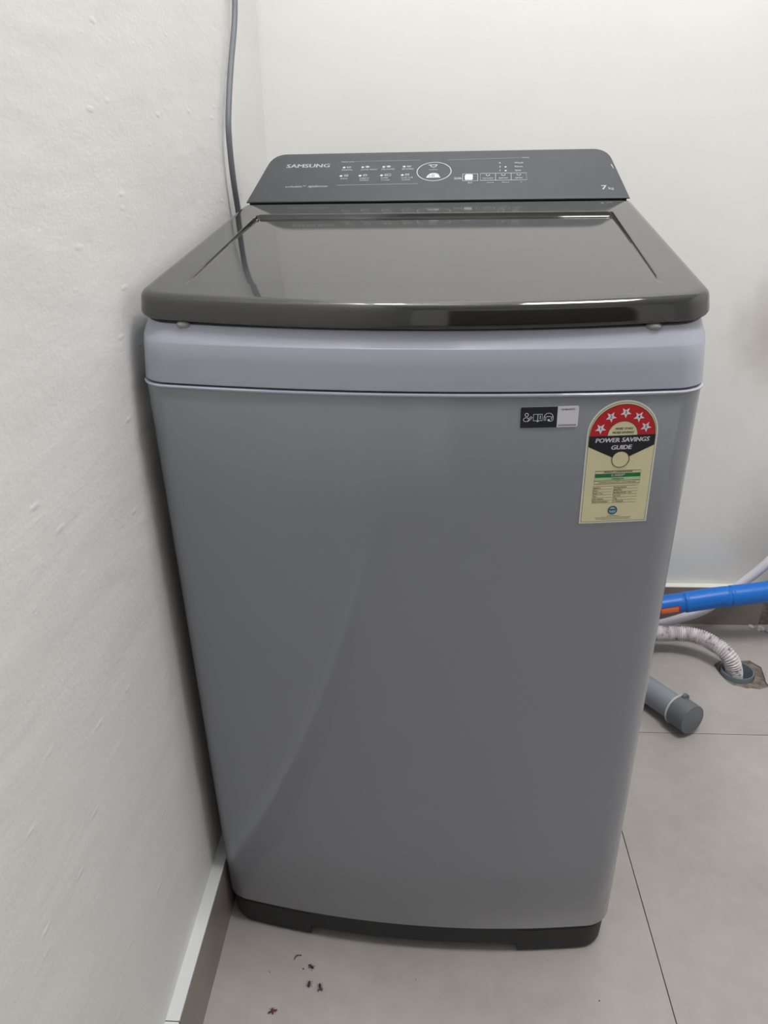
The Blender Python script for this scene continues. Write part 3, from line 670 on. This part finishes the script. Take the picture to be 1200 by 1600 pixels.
# crumbs of plaster where the skirting is broken
chips = [((0.7500, 0.7880), 0.0060, 'flat pale crumb nearest the hose at the skirting'), ((0.7700, 0.7800), 0.0075, 'lilac white crumb in the middle of the broken skirting'), ((0.7850, 0.7700), 0.0085, 'largest pale crumb by the broken skirting'), ((0.7950, 0.7550), 0.0060, 'small pale crumb furthest forward by the broken skirting'), ((0.7610, 0.7760), 0.0045, 'tiny pale crumb beside the broken skirting')]
for (x, y), r, lb in chips:
    bm = bmesh.new(); bmesh.ops.create_icosphere(bm, subdivisions=2, radius=1)
    for q in bm.verts:
        k = 0.75+0.4*random.random(); q.co = Vector((q.co.x*r*k*1.3, q.co.y*r*k, max(q.co.z, -0.5)*r*0.6*k))
    mz = min(q.co.z for q in bm.verts)
    for q in bm.verts: q.co.z -= mz
    o = obj('plaster_crumb', bm, M['plaster_chip']); o.location = (x, y, 0); o.rotation_euler = (0, 0, random.random()*6); tag(o, lb, 'crumb', 'plaster crumbs by the skirting')

# dead insects
bugs = [((-0.1557, -0.0292), 'worm', 2.3, 'curled reddish insect husk, nearest the machine base'), ((-0.1357, -0.0409), 'fly', -0.5, 'dark dead insect, second from the machine base'), ((-0.1348, -0.0651), 'fly', 1.57, 'dark upright dead insect, left one of the close pair'),
        ((-0.1201, -0.0678), 'moth', 1.75, 'dead insect with a long trailing wing, right one of the close pair'), ((-0.1764, -0.1013), 'star', 1.9, 'reddish dead insect with spread wings, lowest at the left')]
def ell(bm, c, r, seg=10):
    t = bmesh.ops.create_uvsphere(bm, u_segments=seg, v_segments=6, radius=1)['verts']
    for q in t: q.co = Vector((c[0]+q.co.x*r[0], c[1]+q.co.y*r[1], c[2]+q.co.z*r[2]))
for (x, y), kind, rz, lb in bugs:
    e = empty('dead_insect', (x, y, 0), rz); e.scale = (1.3, 1.3, 1.2); tag(e, lb, 'insect', 'dead insects on the floor')
    red = M['insect_red'] if kind in ('worm', 'star') else M['insect']
    if kind == 'worm':
        bm = bmesh.new(); tube(bm, [(0.0042*math.cos(a)-0.002, 0.0042*math.sin(a), 0.0008) for a in [k*0.25-1.1 for k in range(10)]], lambda i, n, s: 0.0007*math.sin(math.pi*(i+0.7)/(n+0.4))+0.0001, 8); obj('body', bm, red, e, smooth=True)
        bm = bmesh.new(); ell(bm, (0.0, -0.0040, 0.0008), (0.0009, 0.0008, 0.0007)); obj('head', bm, red, e, smooth=True); continue
    L = {'fly': 0.0030, 'moth': 0.0030, 'star': 0.0028}[kind]
    bm = bmesh.new(); ell(bm, (-L*0.35, 0, 0.0013), (L*0.75, 0.0012, 0.0010)); ell(bm, (L*0.45, 0, 0.0014), (L*0.4, 0.0012, 0.0011)); obj('body', bm, red, e, smooth=True)
    bm = bmesh.new(); ell(bm, (L*0.95, 0, 0.0013), (0.0008, 0.0008, 0.0007)); obj('head', bm, red, e, smooth=True)
    wl = {'fly': 0.0032, 'moth': 0.0062, 'star': 0.0052}[kind]
    for s in (-1, 1):
        a = {'fly': 2.6, 'moth': 2.75, 'star': 1.9}[kind]*s; c_, s_ = math.cos(a), math.sin(a)
        bm = bmesh.new(); lo = []
        for z in (0.0018, 0.00192):
            lo.append([(L*0.3+(u*c_-v*s_)*wl, (u*s_+v*c_)*wl, z+u*0.0003) for u, v in ((0, 0.02), (0.4, 0.13), (0.85, 0.16), (1, 0), (0.8, -0.10), (0.35, -0.07))])
        loft(bm, lo); obj('wing', bm, M['wing'] if kind != 'star' else red, e)
        for k in (-1, 0, 1):
            bm = bmesh.new(); tube(bm, [(L*0.35+k*0.0007, 0.0006*s, 0.0013), (L*0.35+k*0.0018, 0.0020*s, 0.0016), (L*0.35+k*0.0026, 0.0031*s, 0.0001)], 0.00013, 5); obj('leg', bm, red, e)
for (x, y), r in (((-0.1456, -0.0440), 0.0010), ((-0.1900, -0.0500), 0.0007), ((0.005, -0.052), 0.0006), ((0.2400, -0.0700), 0.0008)):
    bm = bmesh.new(); bmesh.ops.create_icosphere(bm, subdivisions=1, radius=r)
    for q in bm.verts: q.co.z = q.co.z*0.6+r*0.6; q.co.x *= 1.4
    o = obj('grit_speck', bm, M['insect']); o.location = (x, y, 0)
    tag(o, {0.0010: 'dark grit speck beside the dead insects', }.get(r, 'tiny dark grit speck on the floor tile' if r == 0.0007 else 'tiny dark grit speck before the middle of the machine' if r == 0.0006 else 'dark grit speck before the right foot of the machine'), 'speck', 'grit specks on the floor')
